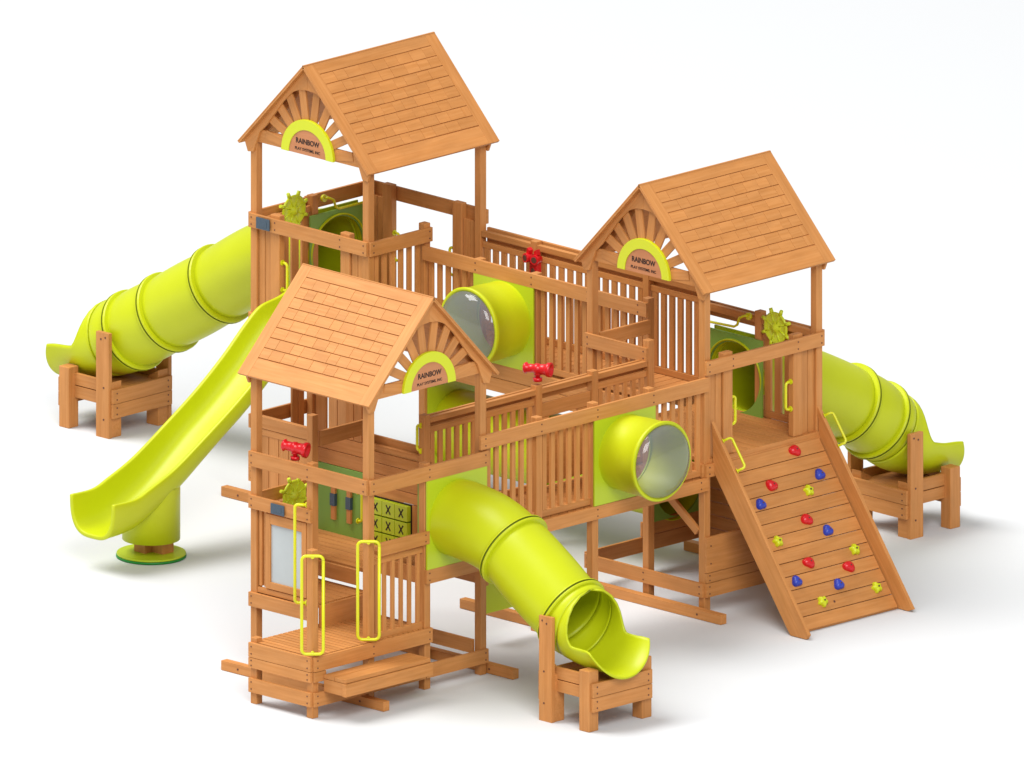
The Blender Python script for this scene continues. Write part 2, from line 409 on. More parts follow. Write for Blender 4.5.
# ------------------------------------------------------------------ tube slides
def smooth(pts, n=8):
    out = []
    for k in range(len(pts)-1):
        p0 = pts[max(k-1, 0)]; p1 = pts[k]; p2 = pts[k+1]; p3 = pts[min(k+2, len(pts)-1)]
        for q in range(n):
            t = q/n
            out.append(tuple(.5*((2*b_)+(-a+c)*t+(2*a-5*b_+4*c-d)*t*t+(-a+3*b_-3*c+d)*t**3) for a, b_, c, d in zip(p0, p1, p2, p3)))
    out.append(pts[-1]); return out
def tube_slide(start, dirv, ctrl, rings, s_open, panel, lab, r=.412, rimdeg=90):
    """start=(i,j) on the wall plane, dirv unit vector, ctrl = (s in half bays, z centre)"""
    D = Vector(dirv); Z = Vector((0, 0, 1)); T = Z.cross(D)      # T lateral
    base = P(start[0], start[1], 0)
    root = thing('tube_slide', base+D*ctrl[-1][0]*H*.5, lab, 'slide', 'lime tube slides leaving the towers')
    path = smooth([(-.075, ctrl[0][1]*K)]+[(s*H, z*K) for s, z in ctrl], 10)
    def frame(k):
        a = path[max(k-1, 0)]; c = path[min(k+1, len(path)-1)]; d = Vector((c[0]-a[0], c[1]-a[1])).normalized()
        p = base+D*path[k][0]+Z*path[k][1]; tan = D*d.x+Z*d.y; up = Z*d.x-D*d.y
        return p, tan, up
    N_ = 48
    def radius(s): return r
    def at_s(s):
        kk = min(range(len(path)), key=lambda q: abs(path[q][0]-s*H)); return kk
    # closed part, split into moulded sections at the couplings
    ko = at_s(s_open); stops = [0]+[at_s(q) for q in rings]+[ko]
    stops = sorted(set(stops))
    for a, c in [q for q in zip(stops[:-1], stops[1:]) if q[1]-q[0] > 0]:
        b = MB(); vs = []; fs = []
        ks = list(range(a, c+1))
        for k in ks:
            p, tan, up = frame(k)
            f = (k-a)/max(1, c-a); rr = r*(.962+.052*math.sin(math.pi*f)**.7) if c-a > 4 else r*.965
            for q in range(N_):
                an = 2*math.pi*q/N_
                vs.append(p+up*rr*math.cos(an)+T*rr*math.sin(an))
        for k in range(len(ks)-1):
            for q in range(N_): fs.append([k*N_+q, k*N_+(q+1) % N_, (k+1)*N_+(q+1) % N_, (k+1)*N_+q])
        b.raw(vs, fs, 0, True); b.build('tube_section', GREEN, root, 0, .012)
    for q_ in [q for q in rings if q > 0]:
        k = at_s(q_); p, tan, up = frame(k); b = MB(); vs = []
        prof = [(-.040, r*.96), (-.036, r+.026), (-.024, r+.036), (-.012, r+.036), (-.0115, r+.012), (.0115, r+.012), (.012, r+.036), (.024, r+.036), (.036, r+.026), (.040, r*.96)]
        for d, rr in prof:
            for q in range(N_):
                an = 2*math.pi*q/N_; vs.append(p+tan*d+up*rr*math.cos(an)+T*rr*math.sin(an))
        fs = [[k2*N_+q, k2*N_+(q+1) % N_, (k2+1)*N_+(q+1) % N_, (k2+1)*N_+q] for k2 in range(len(prof)-1) for q in range(N_)]
        b.raw(vs, fs, 0, False); b.mi = [1 if q//N_ in (3, 4, 5) else 0 for q in range(len(b.mi))]; b.build('coupling', [GREEN, GASKET], root)
    # open chute
    b = MB(); vs = []; fs = []; n = 36; ks = list(range(ko, len(path)))
    for k in ks:
        p, tan, up = frame(k); f = (path[k][0]-path[ko][0])/(path[-1][0]-path[ko][0])
        e = 1-(1-min(1, f/.4))**2
        half = math.radians(178-(178-rimdeg)*e)
        fl = 1+.08*max(0, (f-.6)/.4)**2
        drop = -.02*max(0, (f-.75)/.25)**2
        for q in range(n+1):
            an = math.pi-half+2*half*q/n
            side = abs(q/n-.5)*2
            rr = r*fl*(1+.06*side**4*min(1, f*3))
            vs.append(p+up*(rr*math.cos(an)+drop)+T*rr*math.sin(an)+tan*(-.09*(side**3))*max(0, (f-.5)/.5))
    m_ = n+1
    for k in range(len(ks)-1):
        for q in range(n): fs.append([k*m_+q, k*m_+q+1, (k+1)*m_+q+1, (k+1)*m_+q])
    b.raw(vs, fs, 0, True); ch = b.build('chute', GREEN, root, 0, .022)
    # square mounting panel with a round hole, on the wall plane
    b = MB(); z0, z1, t0, t1 = panel; zc = ctrl[0][1]*K; n = 64
    sq = []; ci = []
    def sqp(a):
        x, y = math.cos(a), math.sin(a); tl = (t1*H if x > 0 else -t0*H); zl = ((z1*K-zc) if y > 0 else (zc-z0*K))
        k = min(tl/abs(x) if abs(x) > 1e-6 else 1e9, zl/abs(y) if abs(y) > 1e-6 else 1e9)
        return x*k, y*k
    vs = []
    angs = sorted([2*math.pi*q/n for q in range(n)]+[math.atan2(s2*(z1*K-zc if s2 > 0 else zc-z0*K), s1*(t1*H if s1 > 0 else -t0*H)) % (2*math.pi) for s1 in (1, -1) for s2 in (1, -1)])
    n = len(angs)
    for a in angs:
        x, y = sqp(a); rr = r*.93
        for d in (.055, .075):
            vs.append(base+D*d+T*x+Z*(zc+y)); vs.append(base+D*d+T*rr*math.cos(a)+Z*(zc+rr*math.sin(a)))
    fs = []
    for q in range(n):
        o = q*4; p_ = ((q+1) % n)*4
        fs += [[o, o+1, p_+1, p_], [o+2, p_+2, p_+3, o+3], [o, p_, p_+2, o+2], [o+1, o+3, p_+3, p_+1]]
    b.raw(vs, fs, 0, False); b.build('mounting_panel', PANEL, root)
    b2 = MB(); b2.raw([Vector(v)-D*.125 for v in vs], fs, 0, False); b2.build('shade_panel', SHADE, root, label='shade-painted lime panel around the slide entrance')  # added sheet: shade on the inner face painted as darker green
    return root
def slide_stand(c, D, near, lab):
    """wooden cradle: c = centre at the tall posts, D = outward direction, near = lateral side facing the viewer"""
    D = Vector(D); Nn = Vector(near); c = Vector(c)
    root = thing('slide_stand', c+D*.3, lab, 'stand', 'wooden cradles under the tube slide exits')
    Z = Vector((0, 0, 1)); hw = .475; run = .58
    for s in (1, -1):
        n = Nn*s
        b = MB(); p = c+n*(hw-.025)
        hh = 105*K
        b.box(p+Z*hh/2, D*.095, n*.025, Z*hh/2)
        for dx, zz in ((-.045, hh-.05), (.02, hh-.075), (-.02, .55), (-.02, .2)):
            q = p+n*.025+D*dx; b.cyl(Vector((q.x, q.y, zz)), Vector((q.x, q.y, zz))+n*.004, .012, 8, 1)
        b.build('tall_post', WM, root, .006)
        b = MB(); p2 = c+n*(hw-.05-.075)
        h1 = 54*K
        pts = [p2-D*.09-n*.073, p2+D*.09-n*.073, p2+D*.09-n*.073+Z*(h1-.08), p2-D*.09-n*.073+Z*(h1+.02)]
        b.prism(pts, n*.146); b.build('block_post', WM, root, .006)
        b = MB(); p3 = c+D*run+n*(hw-.075)
        b.box(p3+Z*.335, D*.075, n*.073, Z*.335); b.build('short_post', WM, root, .008)
        b = MB()
        for z0, z1 in ((.33, .46), (.47, .60)):
            b.box(c+D*(run/2)+n*(hw-.11)+Z*(z0+z1)/2, D*(run/2-.02), n*.02, Z*(z1-z0)/2)
        b.build('side_board', WM, root, .005)
    for dd, nm in ((run+.095, 'end_board'), (-.115, 'back_board')):
        b = MB()
        for z0, z1 in ((.22, .375), (.38, .535)):
            b.box(c+D*dd+Z*(z0+z1)/2, D*.018, Nn*(hw-.03), Z*(z1-z0)/2)
            for s in (1, -1):
                for zz in (.035, -.035):
                    q = c+D*(dd+(.018 if dd > 0 else -.018))+Nn*s*(hw-.09)+Z*((z0+z1)/2+zz); b.cyl(q, q+D*(.004 if dd > 0 else -.004), .010, 8, 1)
        b.build(nm, WM, root, .005)
    b = MB()
    b.box(c+D*run*.5+Z*.49, D*(run*.5+.02), Nn*(hw-.14), Z*.018); b.build('shelf', WM, root, .004)
    return root
# tower positions: centre (i, j), deck height
TA, TB, TC = (-6, 8), (0, 2), (0, 8)
tube_slide((1, 2.49), (1, 0, 0), [(0, 165), (.25, 165), (.7, 160), (1.1, 148), (1.6, 124), (2.13, 99), (2.5, 90), (2.8, 88), (3.08, 90)],
           [1.1, 2.13], 2.36, (118, 209, -.53, .54), 'lime tube slide at the front, its open mouth facing the viewer', rimdeg=77)
slide_stand(P(3.22, 2.50), (1, 0, 0), (0, -1, 0), 'wooden cradle under the mouth of the front tube slide')
tube_slide((-7, 8.38), (-1, 0, 0), [(0, 230), (.3, 228), (1.2, 203), (2.2, 158), (3.1, 118), (3.72, 92), (4.1, 82), (4.4, 79), (4.68, 79)],
           [.0, 2.0, 2.92, 3.58], 3.88, (182, 272, -.5, .5), 'long lime tube slide dropping to the left from the tallest tower')
slide_stand(P(-10.53, 8.34), (-1, 0, 0), (0, -1, 0), 'wooden cradle at far left under the longest tube slide')
tube_slide((-.39, 9), (0, 1, 0), [(0, 191), (.3, 189), (1.0, 170), (1.96, 135), (2.5, 109), (2.8, 94), (3.1, 86), (3.3, 84), (3.56, 85)],
           [0, 1.94, 2.46], 2.64, (146, 234, -.5, .5), 'lime tube slide curving down behind the climbing wall at right')
slide_stand(P(-.35, 11.58), (0, 1, 0), (1, 0, 0), 'wooden cradle at right under the tube slide behind the climbing wall')

# ------------------------------------------------------------------ towers
def skid(root, i0, i1, j, name='ground_skid'):
    b = MB(); b.aabb(i0*H, i1*H, j*H-.045, j*H+.045, .004, .004+9.5*K)
    for q in (i0+.3, i1-.42): b.cyl((q*H, j*H-.045, .055), (q*H, j*H-.05, .055), .013, 8, 1)
    return b.build(name, WM, root, .006)
def lower_frame(root, i0, i1, j0, j1, sides='nesw', z0=20, z1=34):
    for s, ax, a0, a1, f, sd in (('s', 'i', i0, i1, j0, -1), ('n', 'i', i0, i1, j1, 1), ('e', 'j', j0, j1, i1, 1), ('w', 'j', j0, j1, i0, -1)):
        if s in sides: mk(root, 'ground_beam', ax, a0, a1, f, z0, z1, sd, bolt=(a0, a1))
def frame_opening(root, ax, f, side, c, zd, zt):
    """face with a doorway: rail across, narrow vertical board stacks each side, two grab handles"""
    lo, hi = c-1, c+1
    b = MB(); plank(b, ax, lo, hi, f, zt-14, zt, side, bolt=(lo, lo+.42, hi-.42, hi)); b.build('top_rail', WM, root, .005)
    for a0, a1, hs in ((lo, lo+.46, 1), (hi-.46, hi, -1)):
        inner = a1 if hs == 1 else a0
        # jamb post
        ja = inner-hs*.085
        bb = MB(); x = ja*H; y = f*H
        if ax == 'i': bb.aabb(x-.07, x+.07, y-.04, y+.04, zd*K, (zt+3)*K)
        else: bb.aabb(y-.04, y+.04, x-.07, x+.07, zd*K, (zt+3)*K)
        bb.build('jamb', WM, root, .008)
        e0, e1 = (a0+.06, inner-.175) if hs == 1 else (inner+.175, a1-.06)
        boards_wall(root, ax, e0, e1, f, zd, zt-12, name='side_panel', w=.085)
        pt = P(inner, f, (zd+zt)/2-8) if ax == 'i' else P(f, inner, (zd+zt)/2-8)
        dv = Vector((hs, 0, 0)) if ax == 'i' else Vector((0, hs, 0))
        c_handle(root, pt, dv, .30, .075)
def plate(root, i, j, z, n, w=.2, h=.125):
    n = Vector(n); lat = Vector((0, 0, 1)).cross(n)
    b = MB(); c = P(i, j, z); b.box(c, lat*w/2, n*.006, Vector((0, 0, h/2)))
    b.box(c+n*.007, lat*w*.3, n*.002, Vector((0, 0, h*.28)))
    return b.build('name_plate', GREY, root, .003, label='small blue grey plate on the rail')

# --- tower A (tallest, back left)
A = thing('play_tower', P(-6, 8), 'tallest wooden play tower with gabled roof at the back left', 'play tower', 'roofed wooden play towers')
for i, j in ((-7, 7), (-5, 7), (-5, 9), (-7, 9)): post(A, i, j, 0, 365)
make_roof(A, -6, 8, 359.3, 451.5, 'j', (-1, 1))
deck(A, -7, -5, 7, 9, 189)
for s in (('i', -7, -5, 7, -1), ('i', -7, -5, 9, 1), ('j', 7, 9, -5, 1), ('j', 7, 9, -7, -1)):
    mk(A, 'deck_beam', s[0], s[1], s[2], s[3], 172, 188, s[4], bolt=(s[1], s[2]))
frame_opening(A, 'i', 7, -1, -6, 189, 288)
frame_opening(A, 'i', 9, 1, -6, 189, 290)
post(A, -5, 8, 0, 292)
railing(A, 'j', 7, 8, -5, 189, 288, 1)
post(A, -7, 8, 0, 291)
railing(A, 'j', 7, 8, -7, 189, 288, -1, sp=.14, bw=.05)
b = MB(); plank_j(b, 8, 9, -7, 275, 289, -1, bolt=(8, 9)); b.build('top_rail', WM, A, .005)
steering_wheel(A, P(-6.93, 7.59, 282), (1, 0, 0))
b = MB(); q0 = P(-6.86, 8.12, 285); q1 = P(-6.86, 8.9, 277)
b.tube([q0+Vector((-.05, 0, .02)), q0+Vector((0, .02, .03)), q0+Vector((.02, .08, .0)), q0+Vector((0, .13, -.09)), q0+Vector((0, .18, -.12)), q1+Vector((0, 0, -.03)), q1+Vector((-.06, 0, 0))], .014)
b.cyl(q0+Vector((-.06, 0, .02)), q0+Vector((-.03, 0, .02)), .04, 14); b.build('grab_bar', PIPE, A)
plate(A, -6.77, 6.885, 281, (0, -1, 0))
skid(A, -7.45, -4.55, 6.87); skid(A, -7.45, -4.55, 9.13)
lower_frame(A, -7, -5, 7, 9)

# --- tower C (right)
C = thing('play_tower', P(0, 8), 'middle height wooden play tower at right with the climbing wall', 'play tower', 'roofed wooden play towers')
for i, j in ((-1, 7), (1, 7), (1, 9), (-1, 9)): post(C, i, j, 0, 334)
make_roof(C, 0, 8, 327.2, 419.8, 'j', (-1, 1))
deck(C, -1, 1.06, 7, 9, 157)
for s in (('i', -1, 1, 7, -1), ('i', -1, 1, 9, 1), ('j', 7, 9, 1, 1), ('j', 7, 9, -1, -1)):
    mk(C, 'deck_beam', s[0], s[1], s[2], s[3], 140, 153, s[4], bolt=(s[1], s[2]))
frame_opening(C, 'j', 1, 1, 8, 157, 256)
post(C, 0, 7, 0, 262); post(C, -1, 8, 0, 275); post(C, 0, 9, 0, 262)
mk(C, 'top_rail', 'i', -1, 0, 7, 241, 255, -1, bolt=(-1, 0)); 
mk(C, 'inner_rail', 'j', 7, 8, -1, 241, 255, 1, ext=-PW)
railing(C, 'i', -1, 0, 7, 157, 255, -1, top=False)
b = MB(); plank_i(b, -1, 1, 9, 243, 257, 1, bolt=(-1, 1)); plank_i(b, -1, 1, 9, 250, 257, 0, th=.05, ext=-PW, off=-.01); b.build('top_rail', WM, C, .005)
railing(C, 'i', 0, 1, 9, 157, 248, 1, top=False, sp=.14, bw=.046)
steering_wheel(C, P(.35, 8.93, 251), (0, -1, 0))
b = MB(); q0 = P(-.12, 8.86, 254); q1 = P(-.92, 8.86, 244)
b.tube([q0+Vector((0, .05, .02)), q0+Vector((-.02, 0, .03)), q0+Vector((-.08, -.02, .0)), q0+Vector((-.13, 0, -.09)), q0+Vector((-.18, 0, -.12)), q1+Vector((0, 0, -.03)), q1+Vector((0, .06, 0))], .014)
b.cyl(q0+Vector((0, .06, .02)), q0+Vector((0, .03, .02)), .04, 14); b.build('grab_bar', PIPE, C)
b = MB(); b.aabb(1.062*H, 1.062*H+.02, 7.13*H, 8.96*H, 148*K, 157.3*K); b.build('header_board', WM, C, .003)
skid(C, -1.45, 1.47, 6.87); skid(C, -1.45, 1.45, 9.13)
mk(C, 'ground_beam', 'i', -1, 1, 7, 20, 34, -1, bolt=(-1, 0, 1))
mk(C, 'ground_beam', 'j', 7, 9, 1, 20, 34, 1, bolt=(7, 9)); mk(C, 'side_rail', 'j', 7, 9, 1, 34.5, 44, 1, bolt=(7, 9))
b = MB(); plank_j(b, 7, 9, 1, 44.5, 80, 1, bolt=(7.02,)); b.build('kick_panel', WM, C, .005)
mk(C, 'ground_beam', 'j', 7, 9, -1, 20, 35, -1, bolt=()); mk(C, 'side_rail', 'j', 8, 9, -1, 35.5, 50, -1)
boards_wall(C, 'i', -1, 1, 9, 20, 140, off=-.02, name='lower_wall', vertical=False, w=.14)
# brace
b = MB(); p0 = P(.13, 6.93, 128); p1 = P(.93, 6.93, 84); d = (p1-p0)/2; n = d.cross(Vector((0, 1, 0))).normalized()
b.box((p0+p1)/2+Vector((0, .02, 0)), d, n*.045, Vector((0, .02, 0))); b.build('brace', WM, C, .005)

# --- tower B (front left)
B = thing('play_tower', P(0, 2), 'lowest wooden play tower with gabled roof at the front left', 'play tower', 'roofed wooden play towers')
for i, j in ((-1, 1), (1, 1), (1, 3), (-1, 3)): post(B, i, j, 0, 306)
make_roof(B, 0, 2, 301.2, 393.9, 'i', (1, -1))
post(B, 0, 1, 0, 226); post(B, 1, 2, 0, 226); post(B, 0, 2, 0, 121); post(B, 0, 3, 0, 245)
mk(B, 'top_rail', 'i', -1, 1, 1, 209, 224, -1, bolt=(-1, 0, 1)); mk(B, 'top_rail', 'j', 1, 3, 1, 209, 224, 1, bolt=(1, 2, 3))
deck(B, 0, 1, 2, 3, 125, name='deck'); deck(B, -1, 0, 1, 2, 83, name='landing'); deck(B, -2, 0, 2, 3, 104, name='landing')
mk(B, 'deck_beam', 'j', 2, 3, 1, 106, 120, 1, bolt=(2, 3)); mk(B, 'deck_beam', 'i', 0, 1, 2, 106, 122, -1, ext=-PW)
mk(B, 'deck_beam', 'i', -1, 0, 1, 69, 83, -1, bolt=(-1, 0)); mk(B, 'deck_beam', 'j', 1, 2, 0, 58, 83.4, 1, ext=-PW)
mk(B, 'deck_beam', 'i', -2, 0, 2, 88, 103.6, -1, ext=-.1)
mk(B, 'deck_beam', 'i', -2, 1, 3, 88, 101, 1)
# lattice bay over the porch and loop handles
b = MB(); plank_j(b, 1.12, 2, 1, 146, 159, 1, ext=-.0, bolt=(1.93,)); b.build('porch_rail', WM, B, .005)
r = railing(B, 'j', 1, 2, 1, 61, 150, 1, top=False, sp=.12, bw=.022)
boards_wall(B, 'j', 2.0+.09, 2.16, 1, 126, 209, name='side_panel', w=.05)
# mirror window bay (i -1..0, j 1)
mk(B, 'sill_rail', 'i', -1, 0, 1, 167, 180, -1, bolt=(-1, 0))
b = MB()
for a0, a1, z0, z1 in ((-.78, -.70, 90, 165), (-.14, -.06, 90, 165)):
    b.aabb(a0*H, a1*H, H-.05, H-.015, z0*K, z1*K)
b.aabb(-.70*H, -.14*H, H-.05, H-.015, 155*K, 165*K); b.aabb(-.70*H, -.14*H, H-.05, H-.015, 90*K, 97*K)
wf = b.build('mirror_frame', WM, B, .004)
b = MB(); b.aabb(-.70*H, -.14*H, H-.03, H-.02, 97*K, 155*K); b.build('mirror', MIRROR, wf)
b = MB(); b.aabb(-.93*H, -.885*H, H-.02, H+.02, 90*K, 167*K); b.aabb(-.84*H, -.80*H, H-.02, H+.02, 90*K, 167*K); b.build('baluster', WM, B, .003)
b = MB(); b.aabb(-.945*H, -.055*H, H-.035, H+.0, 83.5*K, 89*K); b.build('bottom_rail', WM, B, .003)
plate(B, -.51, .885, 173, (0, -1, 0), .2, .115)
plank_b = MB(); plank_j(plank_b, 1, 2, -1, 167, 180, -1); plank_b.build('top_rail', WM, B, .005)
boards_wall(B, 'j', 1.06, 1.94, -1, 88, 166, name='side_panel')
steering_wheel(B, P(-.93, 1.60, 171), (1, 0, 0))
telescope(B, P(-.36, 1.05, 235), (.9, .35, -.12), .29, .066)
loop_handle(B, 1, 1, 66, 164, (.707, .707, 0), out=(.075, -.075, 0), half=.115)
c_handle(B, P(0, 1, 136)+Vector((-.002, -.088, 0)), (-.8, -.6, 0), 1.08, .125, .017)
# back wall with noughts and crosses blocks
boards_wall(B, 'i', -.21, -.06, 3, 104, 151.5, name='back_wall', w=.07)
boards_wall(B, 'i', -.94, -.06, 3, 152, 196, name='back_wall', vertical=False)
b = MB(); plank_i(b, -1, 0, 3, 197, 210, 1); plank_i(b, -1, 0, 3, 198, 203, 0, th=.05, ext=-PW, off=0); b.build('back_rail', WM, B, .004)
tt = MB(); tt.aabb(-.93*H, -.22*H, 3*H-.012, 3*H+.012, 104.5*K, 151*K); tb = tt.build('game_panel', INK, B, label='black panel holding nine lime game blocks')
for q in range(3):
    for w in range(3):
        b = MB(); c = P(-.80+q*.228, 3, 142.5-w*16.5); hx, hz = .092, .083
        b.box(c+Vector((0, -.035, 0)), (hx, 0, 0), (0, .03, 0), (0, 0, hz))
        for s in (1, -1):
            b.box(c+Vector((0, -.066, 0)), Vector((.032, 0, .048*s)), (0, .0015, 0), Vector((.007, 0, -.005*s)), 1)
        b.build('game_block', [PANEL, INK], tb, .01)
# second recess beside the tower with lime wall coloured as if in shade (i -2..-1, j 2..3)
for i, j, z in ((-2, 2, 236), (-1, 2, 245), (-2, 3, 290)): post(B, i, j, 0, z)
b = MB(); plank_i(b, -2, -1, 2, 219, 231, 0, th=.06, ext=-PW, off=0); plank_i(b, -2, -1, 2, 212, 218.5, 0, th=.045, ext=-PW, off=0); b.build('recess_rail', WM, B, .004)
boards_wall(B, 'i', -1.94, -1.06, 2, 150, 212, name='recess_panel', w=.16)
mk(B, 'recess_rail', 'j', 2, 3, -1, 214, 229, 1, ext=-PW)
mk(B, 'recess_rail', 'j', 2, 3, -2, 217, 231, -1)
boards_wall(B, 'j', 2.62, 2.84, -2, 100, 290, name='tall_board', w=.1)
boards_wall(B, 'i', -1.93, -1.74, 3, 201, 290, name='tall_board', w=.16)
boards_wall(B, 'i', -1.40, -1.10, 3, 201, 290, name='tall_board', w=.13)
boards_wall(B, 'i', -2.30, -1.66, 3.6, 150, 290, name='dark_wall', w=.13)
boards_wall(B, 'i', -1.94, -1.06, 3, 171.3, 200.5, name='recess_panel', vertical=False, w=.14)
b = MB(); b.aabb(-1.94*H, -1.02*H, 3*H-.02, 3*H+.01, 102*K, 171*K); gp = b.build('shade_green_wall', SHADE, B, .004)  # lime wall, its shade put into the green
for a in (-1.58, -1.30):
    b = MB(); b.aabb(a*H-.03, a*H+.03, 3*H-.05, 3*H-.022, 118*K, 160*K)
    b.aabb(a*H-.036, a*H+.036, 3*H-.06, 3*H-.021, 132*K, 144*K, 1); b.build('slider_slat', [WOOD, GREY], B)
c_handle(B, P(-1.12, 2.93, 138), (1, 0, 0), .32, .06)
c_handle(B, P(0, 2.94, 222), (-1, 0, 0), .28, .06)
skid(B, -1.45, 1.45, .87); skid(B, -1.45, 1.5, 3.13)
mk(B, 'ground_beam', 'i', -1, 1, 3, 21, 35, -1, ext=-PW); mk(B, 'ground_beam', 'j', 2, 3, 1, 12, 26, 1, bolt=(2.02, 3))
deck(B, -.9, .93, 2.1, 2.9, 14, name='lower_floor') if False else None

# --- entry porch
E = thing('entry_porch', P(.5, 1), 'low slatted entry porch with bench step in front of the lowest tower', 'porch')
post(E, 1, 0, 0, 168); post(E, 0, 0, 0, 66)
deck(E, -.04, 1.04, -.04, 1.94, 62, name='deck', w=.075, g=.013)
mk(E, 'fascia_board', 'i', 0, 1, 0, 47, 61.5, -1, bolt=(0, 1)); mk(E, 'fascia_board', 'j', 0, 2, 1, 47, 61.5, 1, bolt=(0, 1, 2))
mk(E, 'fascia_board', 'i', 0, 1, 0, 36.5, 46.5, -1, bolt=(0, 1)); mk(E, 'fascia_board', 'j', 0, .1, 1, 36.5, 46.5, 1)
mk(E, 'ground_beam', 'i', 0, 1, 0, 12, 26, -1, bolt=(0, 1)); mk(E, 'ground_beam', 'j', 0, 1.88, 1, 12, 26, 1, bolt=(0,))
mk(E, 'ground_beam', 'j', 0, 1, 0, 40, 55, 1, ext=-PW)
b = MB(); b.aabb(1.1*H, 1.28*H, .1*H, 1.62*H, 39*K, 43*K); b.aabb(1.29*H, 1.49*H, .1*H, 1.62*H, 39*K, 43*K); b.build('bench_seat', WM, E, .004)
b = MB(); b.aabb(1.45*H, 1.49*H+.02, .08*H, 1.64*H, 26*K, 38.6*K); b.aabb(1.1*H, 1.45*H, .1*H, .14*H, 26*K, 38.6*K); b.aabb(1.1*H, 1.45*H, 1.58*H, 1.62*H, 26*K, 38.6*K); b.build('bench_apron', WM, E, .004)
loop_handle(E, 1, 0, 66, 164, (.707, .707, 0), out=(.075, -.075, 0), half=.115)

# ------------------------------------------------------------------ bridges
def dome_window(root, c, D, r=.412, L_=.56):
    D = Vector(D); c = Vector(c); Z = Vector((0, 0, 1)); T = Z.cross(D); N_ = 56
    b = MB(); 
    def ring(d, rr): return [c+D*d+T*rr*math.cos(2*math.pi*q/N_)+Z*rr*math.sin(2*math.pi*q/N_) for q in range(N_)]
    prof = [(.07, r+.0), (.10, r-.005), (L_*.5, r+.004), (L_-.05, r+.006), (L_-.04, r+.020), (L_, r+.026), (L_+.010, r+.018), (L_+.010, r-.012), (L_-.02, r-.018), (.075, r-.02)]
    vs = [v for d, rr in prof for v in ring(d, rr)]
    fs = [[k*N_+q, k*N_+(q+1) % N_, (k+1)*N_+(q+1) % N_, (k+1)*N_+q] for k in range(len(prof)-1) for q in range(N_)]
    b.raw(vs, fs, 0, True); tb = b.build('viewing_tube', GREEN, root)
    b = MB(); vs = []; n = 10; rr0 = r-.013
    for k in range(n):
        a = k/n*math.pi/2*.999; vs += ring(L_-.005+.17*math.sin(a), rr0*math.cos(a))
    vs.append(c+D*(L_-.005+.17))
    fs = [[k*N_+q, k*N_+(q+1) % N_, (k+1)*N_+(q+1) % N_, (k+1)*N_+q] for k in range(n-1) for q in range(N_)]
    fs += [[(n-1)*N_+q, (n-1)*N_+(q+1) % N_, n*N_] for q in range(N_)]
    b.raw(vs, fs, 0, True); b.build('clear_dome', DOME, tb)
def holed_panel(root, c, D, hx, z0, z1, r, off=.06):
    D = Vector(D); c = Vector(c); Z = Vector((0, 0, 1)); T = Z.cross(D); b = MB(); zc = c.z
    ang = sorted([2*math.pi*q/60 for q in range(60)]+[math.atan2(s2*(abs(z1*K-zc) if s2 > 0 else abs(zc-z0*K)), s1*hx) % (2*math.pi) for s1 in (1, -1) for s2 in (1, -1)])
    vs = []
    for a in ang:
        x, y = math.cos(a), math.sin(a); k = min(hx/abs(x) if abs(x) > 1e-6 else 1e9, ((z1*K-zc) if y > 0 else (zc-z0*K))/abs(y) if abs(y) > 1e-6 else 1e9)
        for d in (off, off+.018):
            vs.append(c+D*d+T*x*k+Z*y*k); vs.append(c+D*d+T*r*x+Z*r*y)
    n = len(ang); fs = []
    for q in range(n):
        o = q*4; p_ = ((q+1) % n)*4
        fs += [[o, o+1, p_+1, p_], [o+2, p_+2, p_+3, o+3], [o, p_, p_+2, o+2], [o+1, o+3, p_+3, p_+1]]
    b.raw(vs, fs); return b.build('mounting_panel', PANEL, root)
# bridge from the lowest tower to the climbing-wall tower (runs in j, i 0..1)
F = thing('play_bridge', P(.5, 5), 'lower wooden bridge in front joining the lowest tower to the climbing wall tower', 'bridge', 'railed bridges between the towers')
deck(F, 0, 1, 3.06, 6.94, 141, 'i')
b = MB(); plank_j(b, 3, 6.9, 1, 226, 240, 1, ext=.07, bolt=(3, 4, 5, 6)); b.build('top_rail', WM, F, .005)
mk(F, 'deck_beam', 'j', 3.1, 6.93, 1, 127, 140, 1, bolt=(5, 6.85)); mk(F, 'deck_beam', 'j', 3.06, 6.9, 0, 124, 140, -1)
for j in (4, 5, 6): post(F, 1, j, 0 if j == 5 else 127, 243)
post(F, 1, 6.1, 120, 138) if False else None
for j in (4, 5, 6): post(F, 0, j, 0 if j == 5 else 125, 246)
for a, c in ((3, 4), (4, 5), (6, 7)): railing(F, 'j', a, c, 1, 141, 238, 1, top=False)
for a, c in ((3, 4), (4, 5), (6, 7)): railing(F, 'j', a, c, 0, 141, 239, 1, top=False)
b = MB(); plank_j(b, 3, 7, 0, 229, 242, -1, ext=0); plank_j(b, 3.06, 6.94, 0, 236.5, 242, 0, th=.055, ext=0, off=.012); b.build('top_rail', WM, F, .004)
# solid play counter with a slot on the far side, bay 5..6
b = MB(); b.aabb(-.02, .02, 5.06*H, 5.94*H, 145*K, 200*K); b.aabb(-.02, .02, 5.06*H, 5.94*H, 212*K, 226*K)
b.aabb(-.02, .02, 5.06*H, 5.2*H, 200.3*K, 211.7*K); b.aabb(-.02, .02, 5.72*H, 5.94*H, 200.3*K, 211.7*K); b.build('counter_panel', WM, F, .004)
holed_panel(F, P(1, 5.49, 186), (1, 0, 0), .46, 140.5, 226, .38)
dome_window(F, P(1, 5.50, 187), (1, 0, 0), L_=.62)
telescope(F, P(.02, 5.0, 262), (1, .45, 0), .31, .062)
skid(F, -1.45, .88, 5.13)
b = MB(); b.aabb(-.01, .012, 4.05*H, 4.75*H, 30*K, 72*K); b.build('low_panel', PANEL, F, .003)
